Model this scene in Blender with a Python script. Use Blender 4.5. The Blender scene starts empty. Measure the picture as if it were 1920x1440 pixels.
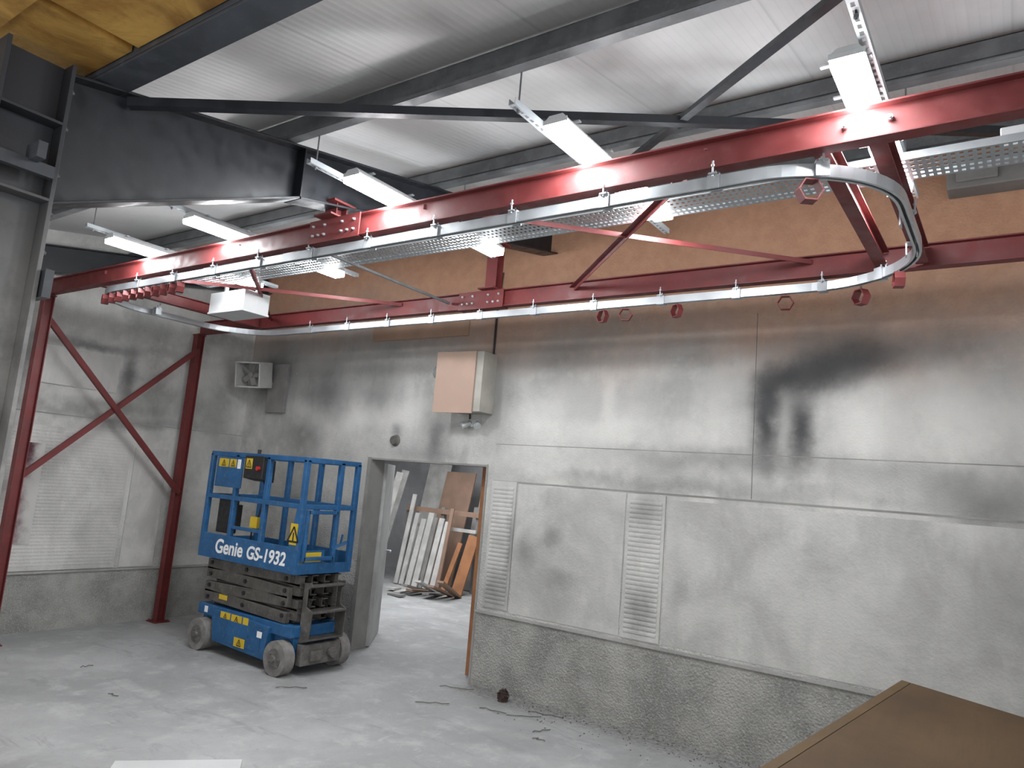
import bpy, math, random
from mathutils import Vector, Matrix
random.seed(7)
sc=bpy.context.scene
COL=sc.collection
V=Vector
# ------------------------------------------------------------------ mesh builder
class B:
    def __init__(s): s.v=[];s.f=[];s.sm=[]
    def add(s,vs,fs,sm=False):
        n=len(s.v); s.v+= [V(p) for p in vs]
        for f in fs: s.f.append([i+n for i in f]); s.sm.append(sm)
    def obox(s,c,a,b,d):
        c,a,b,d=V(c),V(a),V(b),V(d)
        if a.cross(b).dot(d)<0: a=-a
        vs=[c+i*a+j*b+k*d for k in(-1,1) for j in(-1,1) for i in(-1,1)]
        s.add(vs,[(0,2,3,1),(4,5,7,6),(0,1,5,4),(2,6,7,3),(0,4,6,2),(1,3,7,5)])
        return s
    def box(s,x0,x1,y0,y1,z0,z1):
        return s.obox(((x0+x1)/2,(y0+y1)/2,(z0+z1)/2),((x1-x0)/2,0,0),(0,(y1-y0)/2,0),(0,0,(z1-z0)/2))
    def bar(s,p0,p1,w,h,up=(0,0,1)):
        p0,p1=V(p0),V(p1);d=(p1-p0);t=d.normalized();sd=t.cross(V(up)).normalized();u=sd.cross(t)
        return s.obox((p0+p1)/2,d/2,sd*w/2,u*h/2)
    def cyl(s,p0,p1,r,r2=None,n=16):
        p0,p1=V(p0),V(p1);r2=r if r2 is None else r2
        t=(p1-p0).normalized();a=t.orthogonal().normalized();b=t.cross(a)
        vs=[]
        for p,rr in((p0,r),(p1,r2)):
            for i in range(n):
                g=2*math.pi*i/n;vs.append(p+a*math.cos(g)*rr+b*math.sin(g)*rr)
        s.add(vs,[(i,(i+1)%n,n+(i+1)%n,n+i) for i in range(n)],True)
        s.add(vs,[tuple(range(n-1,-1,-1)),tuple(range(n,2*n))]);return s
    def tube(s,pts,r,n=8):
        pts=[V(p) for p in pts];vs=[];m=len(pts)
        for k,p in enumerate(pts):
            t=(pts[min(k+1,m-1)]-pts[max(k-1,0)]).normalized()
            a=t.cross(V((.13,.2,.97))).normalized();b=t.cross(a)
            for i in range(n):
                g=2*math.pi*i/n;vs.append(p+a*math.cos(g)*r+b*math.sin(g)*r)
        fs=[(k*n+i,k*n+(i+1)%n,(k+1)*n+(i+1)%n,(k+1)*n+i) for k in range(m-1) for i in range(n)]
        s.add(vs,fs,True);s.add(vs,[tuple(range(n-1,-1,-1)),tuple(range((m-1)*n,m*n))]);return s
    def prism(s,poly,ext):
        poly=[V(p) for p in poly];e=V(ext);n=len(poly)
        s.add(poly+[p+e for p in poly],[tuple(range(n-1,-1,-1)),tuple(range(n,2*n))]+[(i,(i+1)%n,n+(i+1)%n,n+i) for i in range(n)]);return s
    def sweep(s,prof,path,closed=False):
        m=len(path);n=len(prof);vs=[]
        for k in range(m):
            a=path[(k-1)%m] if (closed or k>0) else path[k];b=path[(k+1)%m] if (closed or k<m-1) else path[k]
            t=(V(b)-V(a)).normalized();sd=t.cross(V((0,0,1))).normalized()
            for (x,z) in prof: vs.append(V(path[k])+sd*x+V((0,0,z)))
        K=m if closed else m-1
        s.add(vs,[(k*n+i,k*n+(i+1)%n,((k+1)%m)*n+(i+1)%n,((k+1)%m)*n+i) for k in range(K) for i in range(n)]);return s
    def ibeam(s,p0,p1,h,w,tf=.009,tw=.006,up=(0,0,1)):
        p0,p1=V(p0),V(p1);t=(p1-p0).normalized();sd=t.cross(V(up)).normalized();u=sd.cross(t)
        s.bar(p0+u*tf/2,p1+u*tf/2,w,tf,up);s.bar(p0+u*(h-tf/2),p1+u*(h-tf/2),w,tf,up)
        s.bar(p0+u*h/2,p1+u*h/2,tw,h-2*tf,up);return s
    def bolt(s,p,d,r=.012,l=.012):
        p,d=V(p),V(d).normalized();s.cyl(p,p+d*l,r,n=6);s.cyl(p+d*l*.9,p+d*(l+.008),r*.55,n=8);return s
    def hexring(s,c,ax,up,R,t,L):
        c,ax=V(c),V(ax).normalized();sd=ax.cross(V(up)).normalized();u=sd.cross(ax)
        vs=[]
        for e in(-1,1):
            for rr in(R,R-t):
                for i in range(6):
                    g=math.pi/3*i; vs.append(c+ax*e*L/2+sd*math.cos(g)*rr+u*math.sin(g)*rr)
        fs=[]
        for i in range(6):
            j=(i+1)%6
            fs+=[(i,j,12+j,12+i),(6+j,6+i,18+i,18+j),(j,i,6+i,6+j),(12+i,12+j,18+j,18+i)]
        s.add(vs,fs);return s
ORG={}
def mk(name,b,mat,parent=None,label=None,cat=None,kind=None,group=None,bevel=0,org=None):
    me=bpy.data.meshes.new(name)
    xs=[p.x for p in b.v];ys=[p.y for p in b.v];zs=[p.z for p in b.v]
    if org is None:
        org=V(((min(xs)+max(xs))/2,(min(ys)+max(ys))/2,min(zs) if parent is None else (min(zs)+max(zs))/2))
    org=V(org)
    me.from_pydata([p-org for p in b.v],[],b.f);me.update()
    for p,sm in zip(me.polygons,b.sm): p.use_smooth=sm
    o=bpy.data.objects.new(name,me);COL.objects.link(o)
    me.materials.append(mat)
    ORG[o.name]=org
    if parent is not None: o.parent=parent;o.location=org-ORG[parent.name]
    else: o.location=org
    tag(o,label,cat,kind,group)
    if bevel:
        m=o.modifiers.new("bevel","BEVEL");m.width=bevel;m.segments=2;m.limit_method='ANGLE';m.angle_limit=math.radians(50)
    return o
def tag(o,label=None,cat=None,kind=None,group=None):
    if label:o["label"]=label
    if cat:o["category"]=cat
    if kind:o["kind"]=kind
    if group:o["group"]=group
def empty(name,loc,label,cat,group=None):
    o=bpy.data.objects.new(name,None);COL.objects.link(o);o.location=loc;ORG[o.name]=V(loc);o.empty_display_size=.1
    tag(o,label,cat,None,group);return o
def text(name,body,size,loc,rot,mat,parent,off=0.0,shear=0.0,sx=1.0,ext=.001):
    cu=bpy.data.curves.new(name,"FONT");cu.body=body;cu.size=size;cu.extrude=ext;cu.offset=off;cu.shear=shear
    t=bpy.data.objects.new(name+"_tmp",cu);COL.objects.link(t)
    bpy.context.view_layer.update()
    dg=bpy.context.evaluated_depsgraph_get()
    me=bpy.data.meshes.new_from_object(t.evaluated_get(dg));bpy.data.objects.remove(t)
    me.transform(Matrix.Diagonal((sx,1,1,1)))
    o=bpy.data.objects.new(name,me);COL.objects.link(o);me.materials.clear();me.materials.append(mat)
    o.parent=parent;o.location=V(loc)-ORG[parent.name];o.rotation_euler=rot;ORG[o.name]=V(loc)
    return o
# ------------------------------------------------------------------ materials
class N:
    def __init__(s,name):
        s.m=bpy.data.materials.new(name);s.m.use_nodes=True;s.t=s.m.node_tree;s.n=s.t.nodes;s.l=s.t.links
        s.b=s.n["Principled BSDF"];s._pos=None
    def new(s,k,**kw):
        x=s.n.new(k)
        for a,b in kw.items(): setattr(x,a,b)
        return x
    def put(s,sock,val):
        if isinstance(val,bpy.types.NodeSocket): s.l.new(val,sock)
        else:
            if isinstance(val,(tuple,list)) and len(val)==3 and sock.type=='RGBA': val=(*val,1)
            sock.default_value=val
    def math(s,op,a,b=0.0,c=0.0,clamp=False):
        x=s.new("ShaderNodeMath",operation=op);x.use_clamp=clamp
        s.put(x.inputs[0],a);s.put(x.inputs[1],b);s.put(x.inputs[2],c);return x.outputs[0]
    def vm(s,op,a,b=(0,0,0)):
        x=s.new("ShaderNodeVectorMath",operation=op);s.put(x.inputs[0],a);s.put(x.inputs[1],b)
        return x.outputs["Value"] if op in("LENGTH","DOT_PRODUCT") else x.outputs[0]
    def pos(s):
        if s._pos is None: s._pos=s.new("ShaderNodeNewGeometry").outputs["Position"]
        return s._pos
    def xyz(s):
        x=s.new("ShaderNodeSeparateXYZ");s.l.new(s.pos(),x.inputs[0]);return x.outputs
    def noise(s,scale,detail=4,rough=.55,vec=None,dist=0,col=False):
        x=s.new("ShaderNodeTexNoise");x.inputs["Scale"].default_value=scale;x.inputs["Detail"].default_value=detail
        x.inputs["Roughness"].default_value=rough;x.inputs["Distortion"].default_value=dist
        s.l.new(vec if vec is not None else s.pos(),x.inputs["Vector"]);return x.outputs["Color" if col else "Fac"]
    def mr(s,v,a,b,c=0.,d=1.,smooth=True):
        x=s.new("ShaderNodeMapRange");x.interpolation_type='SMOOTHSTEP' if smooth else 'LINEAR'
        s.put(x.inputs[0],v);x.inputs[1].default_value=a;x.inputs[2].default_value=b;x.inputs[3].default_value=c;x.inputs[4].default_value=d
        return x.outputs[0]
    def mix(s,f,a,b,mode='MIX'):
        x=s.new("ShaderNodeMix",data_type='RGBA',blend_type=mode)
        s.put(x.inputs[0],f);s.put(x.inputs[6],a);s.put(x.inputs[7],b);return x.outputs[2]
    def bump(s,h,strength=.3,dist=.01,prev=None):
        x=s.new("ShaderNodeBump");x.inputs["Strength"].default_value=strength;x.inputs["Distance"].default_value=dist
        s.l.new(h,x.inputs["Height"])
        if prev is not None: s.l.new(prev,x.inputs["Normal"])
        return x.outputs[0]
    def fin(s,col,rough=.8,metal=0.,normal=None):
        s.put(s.b.inputs["Base Color"],col);s.put(s.b.inputs["Roughness"],rough);s.put(s.b.inputs["Metallic"],metal)
        if normal is not None: s.l.new(normal,s.b.inputs["Normal"])
        return s.m
def paint(name,c,rough=.45,var=.25,scale=6,metal=0.,dust=None,bump=.0):
    n=N(name);f=n.noise(scale,5,.6);g=n.mr(f,.35,.7)
    col=n.mix(g,tuple(x*(1-var) for x in c),tuple(min(1,x*(1+var*.6)) for x in c))
    if dust:
        h=n.mr(n.noise(scale*3,6,.7),.5,.72);col=n.mix(n.math('MULTIPLY',h,dust[3]),col,dust[:3])
    nr=n.bump(n.noise(scale*12,3),bump,.003) if bump else None
    return n.fin(col,n.mr(n.noise(scale*2,3),.3,.7,rough-.08,rough+.12),metal,nr)
M_red=paint("red_oxide_paint",(.130,.018,.018),.55,.18,5,dust=(.17,.06,.055,.25))
M_dark=paint("dark_steel",(.011,.013,.017),.45,.2,5,dust=(.028,.030,.037,.25))
M_darkblue=paint("grey_blue_steel",(.050,.057,.068),.45,.25,4,dust=(.11,.12,.13,.35))
M_galv=paint("galvanised_steel",(.44,.46,.48),.38,.12,3,metal=.6)
M_tray=paint("galvanised_tray_steel",(.36,.385,.40),.45,.12,3,metal=.3)
M_galvdull=paint("dull_galvanised",(.135,.142,.146),.6,.25,7,metal=.15,dust=(.22,.22,.22,.4))
M_blue=paint("blue_lift_paint",(.012,.092,.235),.5,.2,7,dust=(.15,.20,.25,.38))
M_arm=paint("grey_brown_arm_paint",(.085,.078,.070),.6,.3,9,dust=(.19,.18,.165,.5))
M_black=paint("black_rubber_plastic",(.011,.011,.012),.5,.3,9,dust=(.06,.06,.06,.3))
M_tyre=paint("dusty_grey_tyre",(.20,.19,.18),.8,.25,12,dust=(.30,.30,.29,.5))
M_hub=paint("wheel_hub_metal",(.12,.112,.104),.6,.3,15,dust=(.26,.25,.24,.5))
M_yel=paint("yellow_decal",(.58,.40,.02),.5,.1,6)
M_wht=paint("white_paint",(.52,.53,.53),.5,.06,5)
M_text=paint("white_lettering",(.80,.80,.80),.5,.04,5)
M_redknob=paint("red_plastic",(.45,.02,.02),.4,.1,5)
M_boardwhite=paint("white_timber_board",(.46,.45,.43),.6,.2,4)
M_boardgrey=paint("grey_timber_board",(.19,.183,.175),.7,.2,4)
M_boardbrown=paint("brown_sheet",(.25,.16,.115),.7,.15,3)
M_fixedbrown=paint("dusty_brown_board",(.36,.23,.16),.8,.15,3)
M_boardorange=paint("orange_timber",(.30,.13,.055),.6,.2,4)
M_pink=paint("pinkish_board",(.40,.28,.22),.7,.08,3)
M_boxside=paint("cream_cabinet_side",(.36,.345,.305),.7,.15,4)
def emis(name,c,s):
    n=N(name);n.b.inputs["Base Color"].default_value=(.9,.9,.9,1);n.b.inputs["Emission Color"].default_value=(*c,1);n.b.inputs["Emission Strength"].default_value=s;return n.m
M_led=emis("led_diffuser",(.93,.97,1.),34.)
def m_floor():
    n=N("dusty_concrete_floor");x,y,z=n.xyz()
    a=n.noise(.55,6,.6,dist=.4);b=n.noise(3.2,7,.65);c=n.noise(26,5,.7)
    col=n.mix(n.mr(a,.38,.66),(.24,.243,.243),(.335,.339,.337))
    col=n.mix(n.math('MULTIPLY',n.mr(b,.46,.70),.6),col,(.42,.422,.42))
    sc1=n.noise(2.2,6,.7,vec=n.vm('MULTIPLY',n.pos(),(.5,1.6,1)),dist=1.2)
    col=n.mix(n.math('MULTIPLY',n.mr(sc1,.54,.7),.5),col,(.165,.169,.173))
    sc2=n.noise(7,6,.7,vec=n.vm('MULTIPLY',n.pos(),(1.4,.6,1)),dist=.8)
    col=n.mix(n.math('MULTIPLY',n.mr(sc2,.56,.72),.4),col,(.46,.46,.455))
    edge=n.mr(n.math('ADD',y,n.math('MULTIPLY',b,.5)),5.9,6.3)
    col=n.mix(n.math('MULTIPLY',n.math('MULTIPLY',edge,n.mr(x,-4.7,-4.5)),n.mr(c,.40,.6,.2,.8)),col,(.11,.106,.098))
    col=n.mix(n.math('MULTIPLY',n.mr(c,.60,.72),.4),col,(.12,.12,.12))
    nr=n.bump(c,.35,.008);nr=n.bump(b,.3,.03,nr)
    return n.fin(col,n.mr(b,.3,.7,.65,.9),0.,nr)
M_floor=m_floor()
def blob(n,P,c,r,ax=1,i=.2,o=1.1):
    """soft ellipse of overspray; ax=1: uses x,z   ax=0: uses y,z"""
    if ax==1: d=n.vm('MULTIPLY',n.vm('SUBTRACT',P,(c[0],0,c[1])),(1/r[0],0,1/r[1]))
    else: d=n.vm('MULTIPLY',n.vm('SUBTRACT',P,(0,c[0],c[1])),(0,1/r[0],1/r[1]))
    return n.mr(n.vm('LENGTH',d),i,o,1.,0.)
def rect(n,P,c,r,soft=.06):
    """soft-edged rectangular ghost left by something that hung on the wall while it was sprayed"""
    s=n.new("ShaderNodeSeparateXYZ");n.l.new(n.vm('ABSOLUTE',n.vm('SUBTRACT',P,(c[0],0,c[1]))),s.inputs[0])
    return n.math('MULTIPLY',n.mr(s.outputs[0],r[0]-soft,r[0]+soft,1.,0.),n.mr(s.outputs[2],r[1]-soft,r[1]+soft,1.,0.))
def wallmat(name,ax,dark,light,brown=True,plinth=.73,sharp=(),rects=()):
    n=N(name);x,y,z=n.xyz()
    w=n.vm('SUBTRACT',n.noise(1.6,4,.6,col=True),(.5,.5,.5));P=n.vm('ADD',n.pos(),n.vm('MULTIPLY',w,(.45,.45,.45)))
    P2=n.vm('ADD',n.pos(),n.vm('MULTIPLY',n.vm('SUBTRACT',n.noise(4.5,5,.7,col=True),(.5,.5,.5)),(.15,.15,.15)))
    big=n.noise(.9,5,.6,dist=.6);fine=n.noise(9,6,.7);med=n.noise(2.2,6,.62)
    col=n.mix(n.mr(big,.34,.62),(.34,.338,.322),(.47,.465,.445))
    col=n.mix(n.math('MULTIPLY',n.mr(med,.42,.68),.6),col,(.59,.58,.55))
    m2=n.noise(5.5,6,.7,vec=n.vm('MULTIPLY',n.pos(),(1.,1.,.7)))
    col=n.mix(n.math('MULTIPLY',n.mr(m2,.52,.74),.35),col,(.26,.26,.25))
    st=n.noise(1,5,.65,vec=n.vm('MULTIPLY',n.pos(),(6.,6.,.6)))
    col=n.mix(n.math('MULTIPLY',n.mr(st,.5,.78),.28),col,(.24,.24,.23))
    col=n.mix(n.math('MULTIPLY',n.mr(fine,.5,.72),.22),col,(.66,.65,.62))
    for (c,r,s) in rects: col=n.mix(n.math('MULTIPLY',rect(n,P2,c,r),s),col,(.26,.26,.25))
    for (c,r,s) in light: col=n.mix(n.math('MULTIPLY',blob(n,P,c,r,ax,0.,1.25),s),col,(.66,.65,.62))
    if brown:
        zz=n.math('ADD',z,n.math('MULTIPLY',n.math('SUBTRACT',big,.5),.8))
        zz=n.math('ADD',zz,n.math('MULTIPLY',n.math('SUBTRACT',med,.5),.7))
        zz=n.math('ADD',zz,n.mr(x,-7,-4,-.35,0.))
        zz=n.math('ADD',zz,n.mr(x,-2.5,0.,0.,.15))
        col=n.mix(n.mr(zz,2.8,3.8,0.,.55),col,(.23,.175,.145))
        col=n.mix(n.math('MULTIPLY',n.mr(zz,3.0,4.25),.97),col,n.mix(n.mr(fine,.3,.7),(.39,.205,.125),(.46,.255,.155)))
    for (c,r,s) in dark: col=n.mix(n.math('MULTIPLY',blob(n,P,c,r,ax,0.,1.2),s),col,(.05,.051,.053))
    for (c,r,s) in sharp: col=n.mix(n.math('MULTIPLY',blob(n,P2,c,r,ax,0.,1.25),s),col,(.045,.046,.048))
    pm=n.mr(z,plinth,plinth-.02)
    pc=n.mix(n.mr(n.noise(1.8,5,.65),.35,.65),(.20,.20,.187),(.33,.325,.305))
    spk=n.mr(n.noise(60,3,.7),.48,.66)
    pc=n.mix(n.math('MULTIPLY',spk,.45),pc,(.43,.425,.40))
    col=n.mix(pm,col,pc)
    h=n.noise(42,4,.6);hv=n.new("ShaderNodeTexVoronoi");hv.inputs["Scale"].default_value=55;n.l.new(n.pos(),hv.inputs["Vector"])
    hh=n.math('ADD',h,n.math('MULTIPLY',hv.outputs["Distance"],.6))
    hh=n.math('MULTIPLY',hh,n.mr(z,2.1,.5,.4,1.3))
    nr=n.bump(hh,.6,.015);nr=n.bump(fine,.2,.02,nr)
    return n.fin(col,.9,0.,nr)
darkL=[((-1.0,3.32),(1.0,.28),.5),((-8.3,3.15),(.75,.6),.9),((-7.3,3.0),(.8,.45),.75),((-6.3,3.05),(.6,.4),.5),((-5.3,2.55),(.4,.4),.4),((-4.45,2.95),(.35,.7),.5),
 ((-7.6,2.45),(.5,.3),.45),((-5.5,2.3),(.8,.15),.35),((-3.2,3.35),(2.2,.26),.25),((-.2,3.1),(.6,.4),.15),((-3.8,3.3),(.6,.3),.3),
 ((-.15,2.2),(.5,.25),.45),((-.05,1.35),(.5,.8),.28),((-7.9,1.6),(.8,1.0),.22),((-7.0,3.45),(2.,.35),.3),
 ((-2.0,2.38),(1.8,.14),.35),((-2.2,2.12),(2.6,.10),.28),((-8.2,3.7),(1.4,.3),.25),((-6.0,3.65),(1.4,.25),.25)]
sharpL=[((-1.74,2.68),(.15,.48),.95),((-1.72,2.95),(.21,.28),.9),((-1.46,2.66),(.14,.48),.95),((-1.56,3.08),(.34,.18),.95),((-1.32,3.12),(.38,.22),.9),((-1.08,3.19),(.42,.20),.75),((-.82,3.26),(.5,.17),.5),((-5.95,2.55),(.12,.12),.5),((-5.35,2.45),(.14,.28),.5)]
rectL=[((-3.7,2.90),(.42,.22),.4),((-2.75,2.92),(.38,.20),.4),((-2.1,2.95),(.2,.18),.3),((-.75,2.3),(.5,.1),.35),((-3.0,2.25),(.6,.10),.2),((-.3,2.25),(.3,.12),.35)]
lightL=[((-.35,2.8),(.5,.45),.75),((-3.1,2.60),(1.5,.3),.4),((-6.7,2.75),(.5,.3),.9),((-5.9,2.75),(.5,.25),.7),((-3.6,2.25),(1.2,.2),.3),((-1.05,2.65),(.32,.35),.55),((-4.1,2.7),(.4,.3),.6),((-2.15,2.75),(.3,.5),.4),((-7.6,2.75),(.3,.2),.6)]
M_wallB=wallmat("oversprayed_long_wall",1,darkL,lightL,sharp=sharpL,rects=rectL)
darkS=[((4.9,2.7),(.7,.5),.4),((5.7,2.6),(.4,.7),.5),((4.3,2.42),(1.8,.10),.45),((5.3,1.2),(.35,.9),.35),((4.6,3.3),(1.2,.12),.25)]
sharpS=[((3.35,3.0),(.16,.4),.6),((4.46,2.95),(.13,.42),.8),((3.9,3.23),(.65,.08),.6),((4.2,2.55),(.9,.10),.4)]
lightS=[((4.0,2.95),(.5,.25),.8),((4.2,1.6),(.8,.7),.7),((5.3,3.2),(.5,.4),.5)]
M_wallL=wallmat("oversprayed_end_wall",0,darkS,lightS,brown=False,plinth=.65,sharp=sharpS)
def m_panel(name,base=(.50,.495,.475),blobs=(),ax=1):
    n=N(name);f=n.noise(1.3,6,.62,dist=.5)
    col=n.mix(n.mr(f,.34,.64),tuple(v*.74 for v in base),base)
    st=n.noise(3,6,.68,vec=n.vm('MULTIPLY',n.pos(),(1,1,.6)))
    col=n.mix(n.math('MULTIPLY',n.mr(st,.48,.72),.45),col,tuple(min(.64,v*1.25) for v in base))
    s2=n.noise(1,5,.65,vec=n.vm('MULTIPLY',n.pos(),(7.,7.,.8)))
    col=n.mix(n.math('MULTIPLY',n.mr(s2,.5,.75),.22),col,(.24,.24,.23))
    P=n.vm('ADD',n.pos(),n.vm('MULTIPLY',n.vm('SUBTRACT',n.noise(3,4,.6,col=True),(.5,.5,.5)),(.3,.3,.3)))
    for (c,r,s) in blobs: col=n.mix(n.math('MULTIPLY',blob(n,P,c,r,ax,0.,1.2),s),col,(.10,.10,.10))
    h=n.math('ADD',n.noise(42,4,.65),n.math('MULTIPLY',n.noise(9,4,.6),.8))
    return n.fin(col,.9,0.,n.bump(h,.5,.013))
M_panel=m_panel("oversprayed_panel",(.47,.465,.445),[((-4.0,1.35),(.16,.25),.5),((-3.75,1.55),(.14,.14),.5),((-3.6,1.2),(.25,.12),.4),((-.05,1.4),(.5,.5),.4),((-2.45,1.3),(.1,.5),.25)])
M_rib=m_panel("oversprayed_ribbed_panel",(.50,.495,.475),[((-4.35,.95),(.2,.35),.5),((-4.2,1.4),(.08,.6),.5),((-2.75,1.0),(.2,.25),.5),((-2.75,1.85),(.2,.15),.4)])
M_ribL=m_panel("oversprayed_wide_ribbed_panel",(.52,.51,.49))
M_frame=m_panel("oversprayed_door_frame",(.27,.265,.25))
M_ledge=m_panel("oversprayed_ledge",(.34,.335,.32))
def m_roof():
    n=N("white_roof_sandwich_panel");x,y,z=n.xyz()
    w=n.math('SINE',n.math('MULTIPLY',x,2*math.pi/.05))
    j=n.math('ABSOLUTE',n.math('SUBTRACT',n.math('FRACT',n.math('MULTIPLY',x,1.0)),.5))
    jm=n.mr(j,.490,.497,0.,.3)
    col=n.mix(n.mr(n.noise(.8,5,.6),.35,.65),(.43,.428,.422),(.51,.508,.50))
    col=n.mix(n.math('MULTIPLY',n.mr(w,.7,1.),.12),col,(.27,.27,.27))
    col=n.mix(jm,col,(.22,.22,.22))
    return n.fin(col,.6,0.,n.bump(w,.15,.004))
M_roof=m_roof()
def m_foam():
    n=N("yellow_brown_foam_board");f=n.noise(1.5,6,.65,dist=.8)
    col=n.mix(n.mr(f,.35,.62),(.22,.105,.020),(.56,.33,.08))
    col=n.mix(n.math('MULTIPLY',n.mr(n.noise(4,5,.7),.5,.7),.6),col,(.27,.115,.018))
    return n.fin(col,.6,0.,n.bump(f,.6,.05))
M_foam=m_foam()
def m_crate():
    n=N("brown_hardboard");f=n.noise(1.8,6,.65);g=n.noise(1,5,.6,vec=n.vm('MULTIPLY',n.pos(),(30,3,3)))
    col=n.mix(n.mr(f,.3,.7),(.056,.031,.012),(.088,.051,.021));col=n.mix(n.math('MULTIPLY',n.mr(g,.45,.7),.3),col,(.046,.026,.011))
    return n.fin(col,.75,0.,n.bump(g,.1,.004))
M_crate=m_crate()
M_crateedge=paint("brown_board_edge",(.090,.054,.023),.75,.15,4)
M_room=paint("grey_plaster",(.36,.36,.37),.8,.2,1.2)
M_door=m_panel("dusty_white_door",(.44,.44,.43))
M_glass=paint("lamp_reflector",(.5,.52,.52),.2,.1,8,metal=.6)
def m_column():
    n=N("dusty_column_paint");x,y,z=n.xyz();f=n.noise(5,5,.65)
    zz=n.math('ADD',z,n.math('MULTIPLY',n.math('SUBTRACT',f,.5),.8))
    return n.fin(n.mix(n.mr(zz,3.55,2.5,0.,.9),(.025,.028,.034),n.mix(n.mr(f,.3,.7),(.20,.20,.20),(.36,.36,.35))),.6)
M_column=m_column()
# ------------------------------------------------------------------ camera
a,p,r=[math.radians(v) for v in (35.3964,8.0528,4.7456)]
fw=V((-math.sin(a)*math.cos(p),math.cos(a)*math.cos(p),math.sin(p)))
rt=fw.cross(V((0,0,1))).normalized();up=rt.cross(fw)
R2=rt*math.cos(r)+up*math.sin(r);U2=-rt*math.sin(r)+up*math.cos(r)
cd=bpy.data.cameras.new("camera");co=bpy.data.objects.new("camera",cd);COL.objects.link(co)
co.matrix_world=Matrix(((R2.x,U2.x,-fw.x,0),(R2.y,U2.y,-fw.y,0),(R2.z,U2.z,-fw.z,2.0),(0,0,0,1)))
cd.sensor_width=36;cd.lens=1356.6/1920*36;cd.clip_start=.05;sc.camera=co
# ------------------------------------------------------------------ room shell
YW=6.14;XW=-8.9
zt=lambda y:3.63+.18*y      # top of rafters
zr=lambda y:3.83+.18*y      # roof underside
mk("floor",B().box(-13,3.5,-2.5,13,-.1,0),M_floor,kind="structure",label="dusty pale grey concrete floor")
b=B();b.box(XW-.2,-6.33,YW,YW+.2,0,zr(YW)).box(-4.58,3.5,YW,YW+.2,0,zr(YW)).box(-6.33,-4.58,YW,YW+.2,2.2,zr(YW))
mk("wall_back",b,M_wallB,kind="structure",label="grey-white wall with dark overspray and brown upper strip")
b=B();b.prism([(XW,-2.5,0),(XW,YW,0),(XW,YW,zr(YW)),(XW,-2.5,zr(-2.5))],(-.2,0,0))
mk("wall_left",b,M_wallL,kind="structure",label="grey-white end wall with overspray")
b=B();b.prism([(XW-.2,1.3,zr(1.3)),(3.5,1.3,zr(1.3)),(3.5,YW+.2,zr(YW+.2)),(XW-.2,YW+.2,zr(YW+.2))],(0,0,.12))
mk("ceiling",b,M_roof,kind="structure",label="sloping off-white ribbed metal roof panels")
b=B();b.box(XW-.2,3.5,-2.5,1.555,4.0,4.06)
for i in range(7): b.box(XW+i*1.8,XW+i*1.8+1.74,-2.5,1.55,3.965,4.0)
b.bar((-9,1.1,3.95),(3.5,1.0,3.95),.09,.05);
mk("ceiling_foam",b,M_foam,kind="structure",label="yellow-brown foam insulation boards under low ceiling")
mk("trim_1",B().box(-4.58,3.5,YW-.016,YW,.71,.735),M_ledge,kind="structure",label="ledge strip above rough wall base")
mk("trim_2",B().box(-4.5,3.5,YW-.003,YW,2.04,2.055),M_frame,kind="structure",label="horizontal sheet joint")
mk("trim_3",B().box(-4.5,3.5,YW-.002,YW,2.425,2.432),M_frame,kind="structure",label="horizontal sheet joint")
mk("trim_4",B().box(-1.836,-1.831,YW-.002,YW,2.06,3.65),M_hub,kind="structure",label="dark vertical sheet joint")
mk("trim_5",B().box(XW,XW+.018,-2.5,YW,.625,.65),M_ledge,kind="structure",label="ledge strip above rough wall base")
mk("trim_6",B().box(XW,XW+.004,-2.5,YW,2.385,2.395),M_frame,kind="structure",label="horizontal sheet joint")
b=B();b.box(-6.37,-6.31,YW-.006,YW+.22,0,2.21).box(-4.60,-4.575,YW-.006,YW+.22,0,2.21).box(-6.37,-4.575,YW-.003,YW+.22,2.185,2.205)
mk("trim_7",b,M_frame,kind="structure",label="dusty grey doorway frame")
def ribpanel(x0,x1,z0,z1,label):
    e=empty("ribbed_wall_panel",((x0+x1)/2,YW,z0),label,"wall panel",group="ribbed wall panels")
    mk("backing_sheet",B().box(x0,x1,YW-.014,YW,z0,z1),M_rib,parent=e)
    b=B();k=int((z1-z0-.06)/.042)
    for i in range(k):
        z=z0+.04+i*.042;b.prism([(x0+.03,YW-.014,z),(x0+.03,YW-.014,z+.036),(x0+.03,YW-.020,z+.026),(x0+.03,YW-.020,z+.012)],(x1-x0-.06,0,0))
    mk("rib_field",b,M_rib,parent=e)
ribpanel(-4.50,-4.19,.78,2.05,"white ribbed panel on wall beside doorway")
ribpanel(-2.95,-2.58,.76,2.03,"white ribbed panel on wall between flat sheets")
mk("wall_sheet",B().box(-4.17,-2.97,YW-.005,YW,.76,2.03),M_panel,label="flat oversprayed white sheet between ribbed panels",cat="wall panel",bevel=.002)
mk("wall_sheet",B().box(-2.56,3.4,YW-.003,YW,.76,2.00),M_panel,label="long flat oversprayed white sheet on lower wall",cat="wall panel")
mk("wall_sheet",B().box(-6.5,-5.0,YW-.02,YW,3.62,4.0),M_fixedbrown,label="brown board fixed above doorway",cat="wall panel")
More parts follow.
